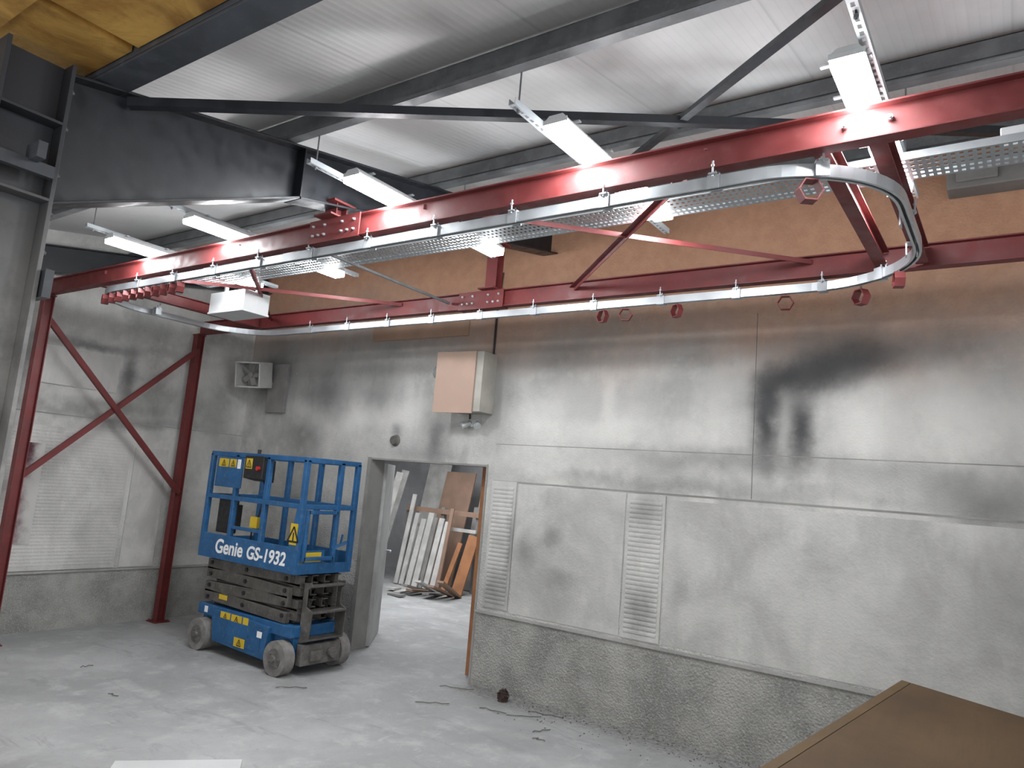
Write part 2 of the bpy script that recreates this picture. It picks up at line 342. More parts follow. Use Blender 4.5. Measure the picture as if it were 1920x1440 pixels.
def ribpanelL(y0,y1,z0,z1,label):
    e=empty("ribbed_wall_panel",(XW,(y0+y1)/2,z0),label,"wall panel",group="ribbed wall panels")
    mk("backing_sheet",B().box(XW,XW+.02,y0,y1,z0,z1),M_ribL,parent=e)
    b=B();k=int((z1-z0-.06)/.038)
    for i in range(k):
        z=z0+.04+i*.038;b.prism([(XW+.02,y0+.03,z),(XW+.02,y0+.03,z+.034),(XW+.0225,y0+.03,z+.022),(XW+.0225,y0+.03,z+.012)],(0,y1-y0-.06,0))
    mk("rib_field",b,M_ribL,parent=e)
ribpanelL(3.05,4.62,.66,2.25,"wide white ribbed panel on end wall")
mk("wall_sheet",B().box(XW,XW+.015,4.68,5.1,.66,2.1),M_ribL,label="narrow white sheet on end wall",cat="wall panel")
mk("wall_sheet",B().box(XW,XW+.02,3.45,4.33,2.72,3.15),M_ribL,label="pale rectangular sheet high on end wall",cat="wall panel")
n=N("dark_red_stain_sheet");f=n.noise(5,5,.6);x,y,z=n.xyz()
M_stain=n.fin(n.mix(n.mr(n.math('ADD',y,n.math('MULTIPLY',f,.3)),3.6,3.78),n.mix(n.mr(f,.3,.7),(.06,.014,.025),(.22,.14,.15)),(.46,.45,.43)),.8)
mk("wall_sheet",B().box(XW+.024,XW+.03,3.40,3.66,.95,2.05),M_stain,label="narrow dark red stained sheet on end wall",cat="wall panel")
b=B().box(-.42,.10,YW-.20,YW,4.44,4.66).box(-.36,-.10,YW-.23,YW-.20,4.48,4.62)
mk("wall_unit",b,M_boardgrey,label="dusty grey unit mounted high on brown wall",cat="ventilation unit",bevel=.01)
# ------------------------------------------------------------------ adjoining room
mk("wall_far",B().box(-13,-3.2,12.3,12.5,0,3.2),M_room,kind="structure",label="grey wall of adjoining room")
mk("wall_far_left",B().box(-12.2,-12.0,YW+.2,12.3,0,3.2),M_room,kind="structure",label="grey side wall of adjoining room")
mk("wall_far_right",B().box(-3.4,-3.2,YW+.2,12.3,0,3.2),M_room,kind="structure",label="grey side wall of adjoining room")
mk("ceiling_far",B().box(-12.2,-3.2,YW+.2,12.5,3.2,3.3),M_room,kind="structure",label="plain ceiling of adjoining room")
e=empty("door_1",(-6.3,YW+.24,0),"dusty white door leaf standing open","door");e["kind"]="structure"
del e["category"]
lf=B();lf.bar((-6.31,YW+.25,1.08),(-6.84,YW+.93,1.08),.045,2.14)
mk("door_leaf",lf,M_door,parent=e,bevel=.004)
h=B();h.cyl((-6.76,YW+.86,1.05),(-6.71,YW+.90,1.05),.011).cyl((-6.71,YW+.90,1.05),(-6.62,YW+.80,1.05),.010)
mk("door_handle",h,M_galv,parent=e)
e=empty("timber_rack",(-9.1,11.0,0),"low rack with brown and white rails holding boards","rack")
mk("rail",B().bar((-10.0,10.85,1.42),(-8.2,10.85,1.42),.05,.09),M_boardbrown,parent=e)
mk("rail",B().bar((-9.7,10.80,1.12),(-8.2,10.80,1.12),.04,.06),M_boardwhite,parent=e)
for xx in(-10.0,-9.1,-8.25): mk("upright",B().box(xx-.04,xx+.04,10.87,10.95,0,1.5),M_boardgrey,parent=e)
def plank(x,y,w,h,lean,skew,mat,lab,t=.03):
    b=B();b.bar((x,y,0.02),(x+skew,y+lean,h),w,t,up=(0,-1,0.1));return mk("timber_board",b,mat,label=lab,cat="board",group="boards in adjoining room",bevel=.003)
gl="white timber board leaning on rack"
for (x,w,h,sk,mt) in [(-9.58,.10,1.35,.0,M_boardwhite),(-9.42,.12,1.25,.02,M_boardwhite),(-9.25,.13,1.38,.03,M_boardwhite),(-9.10,.08,1.3,.0,M_boardgrey),(-8.98,.12,1.3,.03,M_boardwhite),(-8.82,.12,1.25,.02,M_boardwhite),(-9.72,.09,1.7,.02,M_boardwhite),(-8.70,.08,1.5,-.02,M_boardbrown)]:
    plank(x,10.42,w,h,.28,sk,mt,{id(M_boardwhite):gl,id(M_boardgrey):"grey timber board leaning on rack",id(M_boardbrown):"brown timber board leaning on rack"}[id(mt)])
plank(-10.46,10.55,.18,2.15,.4,.22,M_boardwhite,"tall white board leaning at an angle")
plank(-10.16,10.10,.16,2.1,.35,.24,M_boardwhite,"tall white board leaning at an angle")
plank(-9.30,11.1,.75,2.2,.5,.0,M_boardbrown,"large brown sheet standing behind rack")
plank(-8.60,11.4,.5,2.3,.4,.0,M_pink,"pinkish sheet standing behind rack")
plank(-10.1,11.4,.6,2.5,.5,.0,M_boardwhite,"pale sheet standing behind rack")
plank(-8.50,11.05,.26,1.55,.2,.0,M_boardgrey,"dark grey panel standing beside rack")
plank(-8.30,10.5,.24,1.05,.25,.10,M_boardorange,"short orange-brown board leaning")
plank(-8.56,10.42,.10,.9,.25,.12,M_boardorange,"short orange-brown board leaning")
mk("timber_board",B().box(-4.83,-4.77,YW+.24,YW+.30,0,2.25),M_boardorange,label="tall orange timber upright beside doorway",cat="board")
offs=[(-9.0,.0,1.35,.0),(-8.84,.0,1.35,.15),(-8.68,.0,1.45,.09),(-8.52,.0,1.4,.26),(-8.36,.0,1.3,.08),(-8.20,.0,1.45,.22),(-9.2,-.1,1.2,.03),(-8.72,-.55,.15,.02),(-8.02,.0,1.4,.32)]
for i,(x,dy,an,hg) in enumerate(offs):
    d=V((math.cos(an)*.34,-math.sin(an)*.34,0));y=9.95+dy
    b=B();b.bar(V((x,y,.014))-d*(1 if i not in(6,7) else .5),V((x,y,.014+hg))+d*(1 if i not in(6,7) else .5),.13,.035)
    mk("timber_offcut",b,[M_boardwhite,M_boardgrey,M_boardbrown][i%3],label=["white timber offcut in a pile","grey timber offcut in a pile","brown timber offcut in a pile"][i%3],cat="board",group="offcuts on floor of adjoining room")
# ------------------------------------------------------------------ building steel
def rafter(x,full=True):
    b=B();w=.09;tf=.014
    if full:
        pts=[(1.45,3.20),(2.90,3.79),(YW,zt(YW)-.30)]
        b.prism([(x-.005,1.45,3.20),(x-.005,2.90,3.79),(x-.005,YW-.01,zt(YW)-.30),(x-.005,YW-.01,zt(YW)),(x-.005,1.45,zt(1.45))],(.01,0,0))
        for (y0,z0),(y1,z1) in zip(pts[:-1],pts[1:]): b.bar((x,y0,z0),(x,y1-.01,z1),2*w,tf)
        b.bar((x,1.45,zt(1.45)-.007),(x,YW-.01,zt(YW)-.007),2*w,tf)
        b.box(x-w+.005,x+w-.005,2.894,2.906,3.80,zt(2.9)-.01)
    else:
        b.ibeam((x,-1,zt(-1)-.32),(x,YW-.02,zt(YW)-.33),.30,.16,.012,.008)
    return b
e=empty("steel_portal_frame",(-4,1.3,0),"dark painted steel column with haunched roof rafter","steel frame")
mk("rafter",rafter(-4.0),M_dark,parent=e,bevel=.002)
b=B();b.box(-4.1,-3.9,1.435,1.455,0,3.93).box(-4.1,-3.9,1.145,1.165,0,3.93).box(-4.006,-3.994,1.165,1.435,0,3.93)
b.box(-4.12,-3.88,1.12,1.48,0,.02).box(-4.1,-3.9,1.16,1.44,3.60,3.615).box(-4.1,-3.9,1.16,1.44,3.20,3.215)
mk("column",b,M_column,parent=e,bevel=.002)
for z in(2.75,2.95,3.15,3.35,3.6,3.8):
    for x in(-4.06,-3.94): mk("bolt",B().bolt((x,1.455,z),(0,1,0),.016,.014),M_galvdull,parent=e)
for q in((-4.02,-3.86,1.46,1.50,2.72,2.86),(-3.89,-3.76,1.30,1.34,3.35,3.43),(-3.89,-3.85,1.17,1.42,3.3,3.36)): mk("cleat",B().box(*q),M_darkblue,parent=e)
mk("gable_rafter",rafter(-8.7,False),M_dark,label="dark steel rafter along end wall",cat="steel beam")
b=B();b.box(XW,3.5,1.56,1.72,3.925,3.94).box(XW,3.5,1.556,1.572,3.94,4.10).box(XW,3.5,1.705,1.72,3.94,3.985)
mk("eaves_beam",b,M_darkblue,label="grey steel eaves beam beside foam ceiling",cat="steel beam",bevel=.002)
for i,y in enumerate((2.81,4.29,5.80)):
    b=B();z=zt(y);b.box(XW,3.5,y-.003,y+.003,z+.006,z+.18).box(XW,3.5,y-.065,y+.003,z+.001,z+.007).box(XW,3.5,y-.003,y+.065,z+.175,z+.181).box(XW,3.5,y-.068,y-.062,z+.004,z+.026)
    b.box(XW,3.5,y-.012,y+.0,z+.07,z+.11)
    mk("purlin",b,M_galvdull,label="galvanised steel roof purlin",cat="roof beam",group="roof purlins")
mk("roof_brace",B().bar((-3.95,1.75,3.89),(.35,5.56,4.53),.055,.05),M_dark,label="long dark steel diagonal roof brace",cat="roof brace")
mk("roof_brace",B().bar((-2.3,4.39,4.34),(1.4,1.15,3.80),.05,.03),M_dark,label="dark flat steel diagonal roof brace",cat="roof brace")
# ------------------------------------------------------------------ red frame
NY,FY,ZB,ZH=3.28,5.20,3.62,.16
F=empty("red_steel_frame",(-4.2,4.24,0),"dark red painted steel gantry frame carrying overhead track","steel frame")
mk("beam",B().ibeam((-8.50,NY,ZB),(1.8,NY,ZB),ZH,.082),M_red,parent=F,bevel=.0015)
mk("beam",B().ibeam((-8.74,FY,ZB),(1.8,FY,ZB),ZH,.082),M_red,parent=F,bevel=.0015)
for x in(-7.45,-.73,-.50):
    mk("cross_beam",B().ibeam((x,NY+.04,ZB+(.02 if x>-.6 else .01)),(x,FY-.04,ZB+(.02 if x>-.6 else .01)),.12,.075),M_red,parent=F,bevel=.0015)
def post(x,y):
    b=B();b.box(x-.05,x+.05,y-.05,y-.042,.012,ZB).box(x-.05,x+.05,y+.042,y+.05,.012,ZB).box(x-.004,x+.004,y-.042,y+.042,.012,ZB)
    b.box(x-.1,x+.1,y-.1,y+.1,0,.012).box(x-.06,x+.06,y-.06,y+.06,ZB-.012,ZB)
    for i in(-1,1):
        for j in(-1,1): b.bolt((x+i*.075,y+j*.08,.010),(0,0,1),.012,.012)
    return b
PX1,PX2=-8.49,-8.74
mk("post",post(PX1,NY),M_red,parent=F);mk("post",post(PX2,FY),M_red,parent=F)
def angle(b,p0,p1,w=.05,t=.006,up=(0,0,1)):
    b.bar(p0,p1,w,t,up)
    p0,p1=V(p0),V(p1);tt=(p1-p0).normalized();sd=tt.cross(V(up)).normalized();u=sd.cross(tt)
    b.bar(p0+sd*w/2-u*w/2*.8,p1+sd*w/2-u*w/2*.8,t,w*.8,up);return b
mk("diagonal_brace",angle(B(),(PX1+.0,NY,3.42),(PX2+.06,FY,1.58),.055,.006,(1,0,0)),M_red,parent=F)
mk("diagonal_brace",angle(B(),(PX2+.05,FY,3.42),(PX1-.06,NY,1.62),.055,.006,(1,0,0)),M_red,parent=F)
for p0,p1 in(((-3.15,NY,3.755),(-1.2,FY,3.755)),((-1.25,NY,3.74),(-3.15,FY,3.74)),((-7.3,NY,3.755),(-5.15,FY,3.755)),((-5.1,NY,3.74),(-7.3,FY,3.74))):
    mk("plan_brace",angle(B(),p0,p1,.04,.005),M_red,parent=F)
mk("grey_brace_tube",B().cyl((-4.45,NY+.05,3.70),(-4.5,FY-.03,3.70),.013),M_galvdull,parent=F,label="thin grey steel tube")
for y,x in((NY,-3.95),(FY,-4.1)):
    mk("splice_plate",B().box(x-.26,x+.26,y-.050,y-.040,ZB-.01,ZB+ZH).box(x-.26,x+.26,y-.045,y+.04,ZB-.010,ZB),M_red,parent=F)
    for i in(-.21,-.15,-.09,.09,.15,.21): mk("bolt",B().bolt((x+i,y-.05,ZB+.045),(0,-1,0),.011,.010),M_galv,parent=F)
    for i in(-.21,-.09,.09,.21): mk("bolt",B().bolt((x+i,y-.05,ZB+.115),(0,-1,0),.011,.010),M_galv,parent=F)
    zz=zt(y)-.35
    b=B();b.box(-4.06,-3.94,y-.05,y-.042,ZB+ZH,zz+.03).box(-4.06,-3.94,y+.042,y+.05,ZB+ZH,zz+.03).box(-4.004,-3.996,y-.042,y+.042,ZB+ZH,zz+.03).box(-4.09,-3.91,y-.12,y+.12,ZB+ZH,ZB+ZH+.012).box(-4.09,-3.91,y-.10,y+.10,zz+.015,zz+.03)
    mk("hanger_stub",b,M_red,parent=F)
for x in(-.62,-.44): mk("bolt",B().bolt((x,NY-.003,ZB+.09),(0,-1,0),.014,.02),M_galv,parent=F)
# ------------------------------------------------------------------ conveyor track
ZT=3.555;x0,x1=-7.72,-.46
path=[]
def arc(cx,cy,rr,a0,a1,n=14):
    for i in range(n+1):
        g=math.radians(a0+(a1-a0)*i/n);path.append((cx+rr*math.cos(g),cy+rr*math.sin(g),ZT))
ra,rb,rc=.56,.72,.66
arc(x1-ra,NY+ra,ra,-90,0);arc(x1-rb,FY-rb,rb,0,90);arc(x0+rc,FY-rc,rc,90,180);arc(x0+rc,NY+rc,rc,180,270)
T=empty("overhead_track",(-4.1,4.24,ZT),"galvanised steel overhead conveyor track in a rounded loop","track")
w,hh=.021,.030
prof=[(-w,hh),(-w,-hh),(-.008,-hh),(-.008,-hh+.005),(-w+.004,-hh+.005),(-w+.004,hh-.004),(w-.004,hh-.004),(w-.004,-hh+.005),(.008,-hh+.005),(.008,-hh),(w,-hh),(w,hh)]
mk("track_rail",B().sweep(prof,path,True),M_galv,parent=T)
def bracket(x,y,rot=0):
    b=B();c,s=math.cos(rot),math.sin(rot);U=V((c,s,0));W=V((-s,c,0));O=V((x,y,ZT))
    b.obox(O+W*.028,U*.030,W*.004,V((0,0,.038)));b.obox(O-W*.028,U*.030,W*.004,V((0,0,.038)));b.obox(O+V((0,0,.036)),U*.030,W*.032,V((0,0,.004)))
    b.cyl(O+V((0,0,.034)),O+V((0,0,.066)),.006,n=8)
    b.cyl(O-W*.038+V((0,0,.02)),O-W*.038+V((0,0,.10)),.005,n=8);b.cyl(O-W*.038+V((0,0,.07)),O-W*.038+V((0,0,.08)),.010,n=6)
    b.obox(O-W*.036+V((0,0,.035)),U*.02,W*.01,V((0,0,.004)))
    return b
x=-1.21
while x>-7.2:
    mk("track_bracket",bracket(x,NY),M_galv,parent=T)
    mk("track_bracket",bracket(x+.1,FY),M_galv,parent=T);x-=.6
for (x,y,an) in((-.73,NY+.06,.4),(-.47,4.1,1.57),(-.50,4.6,1.7),(-.72,FY-.17,2.5),(-7.6,4.0,1.57)):
    mk("track_bracket",bracket(x,y,an),M_galv,parent=T)
def hook(x,y,an,R=.052,dz=0,L=.045):
    e=empty("hex_hanger",(x,y,ZT-.024-.05-dz-R),"small red hexagonal steel hanger on overhead track","hanger",group="red hangers on the track")
    ax=(math.cos(an),math.sin(an),0)
    b=B().hexring((x,y,ZT-.045-dz-R*.87),ax,(0,0,1),R,.008,L);mk("hex_ring",b,M_red,parent=e,bevel=.001)
    b=B().cyl((x,y,ZT-.045-dz),(x,y,ZT-.0305),.006,n=8);mk("trolley_pin",b,M_galvdull,parent=e)
for i in range(11):
    x=-7.22+i*.13; hook(x,NY,1.3+random.uniform(-.15,.15),.052,0,.06)
for (x,an) in((-2.83,1.2),(-2.62,1.9),(-2.18,1.0),(-1.36,1.75)): hook(x,FY,an,.058)
hook(-.86,5.16,.9,.06,.01,.06);hook(-.60,4.88,.3,.055,0,.06);hook(-.78,3.33,2.2,.06,0,.06)
# ------------------------------------------------------------------ struts, luminaires, tray
ZS=3.925
def strut(x,y0,y1):
    b=B();b.box(x-.0205,x-.018,y0,y1,ZS,ZS+.035).box(x+.018,x+.0205,y0,y1,ZS,ZS+.035).box(x-.0205,x-.008,y0,y1,ZS,ZS+.0025).box(x+.008,x+.0205,y0,y1,ZS,ZS+.0025)
    y=y0
    while y<y1-.02: b.box(x-.008,x+.008,y,min(y+.022,y1),ZS,ZS+.0025);y+=.05
    s=mk("strut_channel",b,M_tray,label="slotted galvanised strut channel hung below roof",cat="strut",group="hanging strut channels")
    for yy in(2.81,4.29):
        mk("threaded_rod",B().cyl((x,yy,ZS-.02),(x,yy,zt(yy)+.03),.005,n=8).cyl((x,yy,ZS-.012),(x,yy,ZS-.002),.011,n=6),M_galvdull,parent=s)
def lum(x,y0,y1,side=1):
    e=empty("light_fitting",(x,(y0+y1)/2,ZS-.09),"long white led light fitting glowing","light",group="led light fittings")
    w=.068;z=ZS-.030
    b=B();b.prism([(x-w,y0,z-.022),(x+w,y0,z-.022),(x+w,y0,z-.006),(x+w*.6,y0,z+.022),(x-w*.6,y0,z+.022),(x-w,y0,z-.006)],(0,y1-y0,0))
    for yy in(y0,y1): b.box(x-w-.004,x+w+.004,yy-.004,yy+.004,z-.030,z+.0)
    mk("housing",b,M_wht,parent=e,bevel=.003)
    b=B();b.prism([(x-w-.001,y0-.004,z-.018),(x-w+.006,y0-.002,z-.066),(x+w-.006,y0-.002,z-.066),(x+w+.001,y0-.004,z-.018)],(0,y1-y0+.006,0))
    mk("diffuser",b,M_led,parent=e)
    for yy in(y0+.12,y1-.12): mk("mounting_clip",B().box(x-w-.06,x+w+.01,yy-.012,yy+.012,z+.021,z+.028),M_galv,parent=e)
    ld=bpy.data.lights.new("lamp_light","AREA");ld.shape='RECTANGLE';ld.size=.12;ld.size_y=y1-y0;ld.energy=13;ld.color=(.95,.98,1.)
    lo=bpy.data.objects.new("lamp_light",ld);COL.objects.link(lo);lo.parent=e;lo.location=V((x,(y0+y1)/2,z-.072))-ORG[e.name]
    ld=bpy.data.lights.new("lamp_spill","POINT");ld.energy=13;ld.shadow_soft_size=.06;ld.color=(.96,.98,1.)
    lo=bpy.data.objects.new("lamp_spill",ld);COL.objects.link(lo);lo.parent=e;lo.location=V((x,y1-.1 if y0>3.6 else (y0+y1)/2,z-.135))-ORG[e.name]
rows=[(-.50,-.065),(-2.10,.16),(-3.68,.22),(-5.36,.06),(-6.62,.08)]
for i,(x,dx) in enumerate(rows):
    strut(x,2.75 if i else 2.6,4.75)
    lum(x+dx,2.92 if i else 2.98,3.53 if i else 3.5)
    lum(x+dx+.02,(3.80,3.74,3.86,3.86,3.86)[i],(4.42,4.28,4.48,4.46,4.46)[i])
b=B();ty0,ty1,tz=3.88,4.135,3.785
b.box(-6.9,.6,ty0-.002,ty0,tz,tz+.04).box(-6.9,.6,ty1,ty1+.002,tz,tz+.04)
for i in range(6): yy=ty0+i*(ty1-ty0)/5;b.box(-6.9,.6,yy-.014 if i else yy,yy+.014 if i<5 else yy,tz,tz+.0015)
x=-6.9
while x<.6: b.box(x,x+.018,ty0,ty1,tz,tz+.0014);x+=.036
mk("cable_tray",b,M_tray,label="perforated galvanised cable tray above track",cat="cable tray")
mk("conduit",B().cyl((-.42,4.28,3.98),(2.2,4.28,3.98),.016,n=12),M_wht,label="white plastic conduit along tray",cat="pipe")
mk("junction_box",B().box(-.06,.06,4.22,4.26,3.93,4.03),M_wht,label="small white junction box on conduit",cat="junction box",bevel=.006)
# ------------------------------------------------------------------ heater unit
e=empty("heater_unit",(-6.66,4.5,3.60),"plain white hanging heater box under frame","heater")
mk("casing",B().box(-6.96,-6.36,4.20,4.50,3.53,3.75),M_wht,parent=e,bevel=.006)
mk("casing_lip",B().box(-6.965,-6.355,4.192,4.508,3.525,3.545),M_wht,parent=e,bevel=.003)
for q in(-6.94,-6.38): mk("hanging_bracket",B().box(q-.012,q+.012,4.34,4.38,3.75,3.925),M_galv,parent=e)
# ------------------------------------------------------------------ wall cabinet, fan
e=empty("wall_cabinet",(-4.95,YW-.15,2.7),"cream wall cabinet with pinkish front panel above doorway","cabinet")
mk("body",B().box(-5.00,-4.58,YW-.24,YW,2.74,3.38),M_boxside,parent=e,bevel=.004)
mk("front_panel",B().obox((-4.92,YW-.27,3.05),(.25,.02,.0),(0,.009,0),(0,0,.33)),M_pink,parent=e,bevel=.002)
mk("side_lamp",B().cyl((-5.24,YW-.14,3.18),(-5.17,YW-.20,3.18),.09,.06,n=20).box(-5.20,-5.00,YW-.05,YW,3.10,3.26),M_glass,parent=e)
b=B().box(-4.86,-4.72,YW-.05,YW,2.60,2.68).cyl((-4.84,YW-.04,2.64),(-4.90,YW-.12,2.60),.03,.04).cyl((-4.74,YW-.04,2.64),(-4.68,YW-.12,2.60),.03,.04)
mk("twin_spotlight",b,M_glass,label="small twin emergency spotlight on wall",cat="light")
mk("cable",B().tube([(-4.63,YW-.013,3.39),(-4.63,YW-.013,3.8),(-4.60,YW-.013,4.3)],.012),M_black,label="black cable running up wall",cat="cable")
mk("cable",B().tube([(-4.88,YW-.01,2.735),(-4.87,YW-.02,2.71),(-4.88,YW-.01,2.685)],.008),M_black,label="short black cable to spotlight",cat="cable")
e=empty("wall_fan",(-8.3,YW-.15,2.7),"dusty tilted extractor fan box on grey wall plate","fan")
mk("wall_plate",B().box(-8.40,-8.02,YW-.05,YW,2.72,3.38),M_boardgrey,parent=e,bevel=.004)
rm=Matrix.Rotation(.35,3,'Z')@Matrix.Rotation(.15,3,'X')
c=V((-8.42,YW-.28,3.20));A1,A2,A3=rm@V((.19,0,0)),rm@V((0,.14,0)),rm@V((0,0,.17))
b=B();b.obox(c+A3*.95,A1,A2,A3*.06).obox(c-A3*.95,A1,A2,A3*.06).obox(c+A1*.95,A1*.06,A2,A3).obox(c-A1*.95,A1*.06,A2,A3).obox(c+A2*.9,A1,A2*.06,A3)
mk("fan_housing",b,M_panel,parent=e,bevel=.003)
b=B();b.cyl(c-A2*.5,c-A2*.2,.035)
for i in range(5):
    g=i*2*math.pi/5;d=A1.normalized()*math.cos(g)+A3.normalized()*math.sin(g);b.obox(c-A2*.35+d*.085,d*.06,d.cross(A2.normalized())*.03+A2.normalized()*.012,A2.normalized()*.003)
mk("fan_rotor",b,M_boardgrey,parent=e)
mk("arm_bracket",B().bar(c+A2,(-8.3,YW-.04,3.1),.04,.04),M_galvdull,parent=e)
mk("vent_cap",B().cyl((-5.95,YW,2.42),(-5.95,YW-.05,2.42),.07,.05,n=20),M_hub,label="small dark round vent cap above doorway",cat="vent")
# ------------------------------------------------------------------ scissor lift
LX0,LX1,LY0,LY1=-7.52,-5.87,4.84,5.56
S=empty("scissor_lift",(-6.65,5.2,0),"blue scissor lift with folded arms beside doorway","scissor lift")
b=B();b.box(-7.40,-5.86,4.92,5.48,.16,.40).box(-7.42,-5.84,4.86,5.54,.36,.47)
mk("chassis",b,M_blue,parent=S,bevel=.006)
for y0,y1 in((4.825,4.93),(5.47,5.575)):
    b=B();b.prism([(-7.05,y0,.13),(-6.18,y0,.10),(-6.14,y0,.42),(-6.9,y0,.46),(-7.12,y0,.44)],(0,y1-y0,0));mk("battery_tray",b,M_blue,parent=S,bevel=.006)
b=B();b.box(-6.80,-6.25,4.818,4.826,.16,.38).box(-6.50,-6.44,4.812,4.82,.25,.29);mk("tray_cover",b,M_blue,parent=S,bevel=.002)
for x in(-7.27,-5.95):
    for y0,y1 in((4.78,4.90),(5.50,5.62)):
        yo=y0 if y0<5 else y1;sg=-1 if y0<5 else 1
        wl=mk("wheel",B().cyl((x,y0,.165),(x,y1,.165),.165,n=40),M_tyre,parent=S,bevel=.012)
        b=B();b.cyl((x,yo-sg*.01,.165),(x,yo+sg*.006,.165),.10,.095,n=28).cyl((x,yo,.165),(x,yo+sg*.03,.165),.035,.028,n=16)
        for i in range(5):
            g=i*2*math.pi/5;b.bolt((x+.065*math.cos(g),yo+sg*.003,.165+.065*math.sin(g)),(0,sg,0),.010,.008)
        mk("hub",b,M_hub,parent=wl)
ST=mk("scissor_stack",B().box(-7.3,-6.0,5.0,5.4,.46,.50),M_arm,parent=S)
zs=[.50,.62,.74,.86]
for i,z in enumerate(zs):
    for (ya,yb) in((4.88,4.94),(5.46,5.52)):
        tl=.02*(1 if i%2 else -1)
        mk("scissor_arm",B().bar((-7.38,(ya+yb)/2,z+.05-tl),(-5.98,(ya+yb)/2,z+.05+tl),yb-ya,.112),M_arm,parent=ST,bevel=.006)
    for (ya,yb) in((4.955,5.01),(5.39,5.445)):
        tl=-.02*(1 if i%2 else -1)
        mk("scissor_arm",B().bar((-7.30,(ya+yb)/2,z+.05-tl),(-5.90,(ya+yb)/2,z+.05+tl),yb-ya,.112),M_arm,parent=ST,bevel=.006)
    for x in(-7.3,-6.68,-6.03): mk("pivot_pin",B().cyl((x,4.865,z+.05),(x,5.535,z+.05),.022,n=14),M_black,parent=ST)
    for y in(4.98,5.12,5.28,5.42): mk("cross_member",B().box(-6.0,-5.88,y-.04,y+.04,z+.010,z+.020).box(-6.0,-5.88,y-.04,y+.04,z+.080,z+.090).box(-6.0,-5.88,y-.04,y-.032,z+.015,z+.085),M_arm,parent=ST)
mk("hydraulic_cylinder",B().cyl((-7.1,5.2,.55),(-6.1,5.2,.78),.035).cyl((-6.3,5.2,.735),(-6.0,5.2,.80),.022),M_black,parent=S)
for pts in([(-5.93,5.1,.5),(-5.88,5.08,.62),(-5.90,5.15,.75),(-5.95,5.2,.85)],[(-5.93,5.3,.45),(-5.87,5.32,.6),(-5.9,5.25,.72)]): mk("hydraulic_hose",B().tube(pts,.012),M_black,parent=S)
b=B()
for y in(4.98,5.42):
    b.prism([(-5.86,y-.006,.30),(-5.72,y-.006,.34),(-5.70,y-.006,.62),(-5.80,y-.006,.66),(-5.80,y-.006,.82),(-5.74,y-.006,.86),(-5.76,y-.006,.90),(-5.86,y-.006,.88)],(0,.012,0))
b.box(-5.86,-5.70,4.98,5.42,.60,.62).box(-5.84,-5.72,4.98,5.42,.34,.36).box(-5.83,-5.74,4.98,5.42,.85,.87)
mk("ladder",b,M_arm,parent=S,bevel=.003)
b=B().box(-5.84,-5.76,4.95,5.45,.10,.30).box(-5.80,-5.73,5.05,5.2,.14,.24).cyl((-5.78,5.32,.2),(-5.70,5.32,.2),.05,n=16)
mk("rear_bumper",b,M_hub,parent=S,bevel=.006)
P=mk("platform",B().box(LX0,LX1,LY0,LY1,.975,1.015),M_blue,parent=S,bevel=.003)
b=B().box(LX0,LX1+.01,LY0-.012,LY0,.965,1.225).box(LX0,LX1,LY1,LY1+.012,.965,1.17).box(LX1,LX1+.012,LY0,LY1,.965,1.07).box(LX0-.012,LX0,LY0,LY1,.965,1.17)
mk("toe_board",b,M_blue,parent=P,bevel=.002)
mk("deck_plate",B().box(LX0+.03,LX1-.03,LY0+.03,LY1-.03,1.013,1.02),M_hub,parent=P)
def sq(b,p0,p1,w=.052): 
    p0,p1=V(p0),V(p1);u=(0,0,1) if abs((p1-p0).normalized().z)<.9 else (0,1,0);b.bar(p0,p1,w,w,u)
b=B()
for y in(LY0+.015,LY1-.015):
    sq(b,(LX0,y,2.10),(LX1,y,2.10));sq(b,(LX0,y,1.63),(LX1,y,1.63),.048)
    for x in(LX0+.017,-7.02,-6.48,LX1-.017): sq(b,(x,y,1.0),(x,y,2.10))
for x in(LX0+.017,LX1-.017):
    sq(b,(x,LY0,2.10),(x,LY1,2.10));sq(b,(x,LY0,1.63),(x,LY1,1.63),.048)
sq(b,(-7.02,LY0+.015,1.32),(-6.48,LY0+.015,1.32),.034)
sq(b,(LX1-.017,LY1-.25,1.0),(LX1-.017,LY1-.25,2.10))
mk("guard_rail",b,M_blue,parent=P,bevel=.005)
b=B();gx=LX1+.025
sq(b,(gx,LY0+.06,1.10),(gx,LY0+.06,1.60),.036);sq(b,(gx,LY1-.28,1.10),(gx,LY1-.28,1.60),.036);sq(b,(gx,LY0+.06,1.58),(gx,LY1-.28,1.58),.036);sq(b,(gx,LY0+.06,1.12),(gx,LY1-.28,1.12),.036)
mk("entry_gate",b,M_blue,parent=P,bevel=.003)
mk("gate_latch",B().bar((gx,LY1-.30,1.22),(gx+.05,LY1-.15,1.28),.02,.03).bar((gx+.03,LY1-.22,1.24),(gx+.03,LY1-.20,1.36),.015,.015),M_blue,parent=P)
b=B();b.prism([(-6.02,LY0-.014,1.06),(-5.87,LY0-.014,1.06),(-5.87,LY0-.014,1.62),(-5.93,LY0-.014,1.62)],(0,.016,0));mk("gusset_plate",b,M_blue,parent=P)
mk("sign_plate",B().box(-7.38,-6.90,LY0-.02,LY0-.008,1.74,2.07),M_blue,parent=P,bevel=.004)
mk("junction_box",B().box(-7.34,-7.10,LY0+.045,LY0+.14,1.24,1.66).box(-7.11,-7.0,LY0+.045,LY0+.12,1.32,1.56),M_black,parent=P,bevel=.008)
CB=mk("control_box",B().prism([(-6.82,LY0-.06,1.86),(-6.82,LY0+.10,1.83),(-6.82,LY0+.10,2.06),(-6.82,LY0-.06,2.10)],(.32,0,0)),M_black,parent=P,bevel=.006)
mk("joystick",B().cyl((-6.70,LY0+.02,2.07),(-6.70,LY0+.02,2.17),.014,.020),M_black,parent=CB)
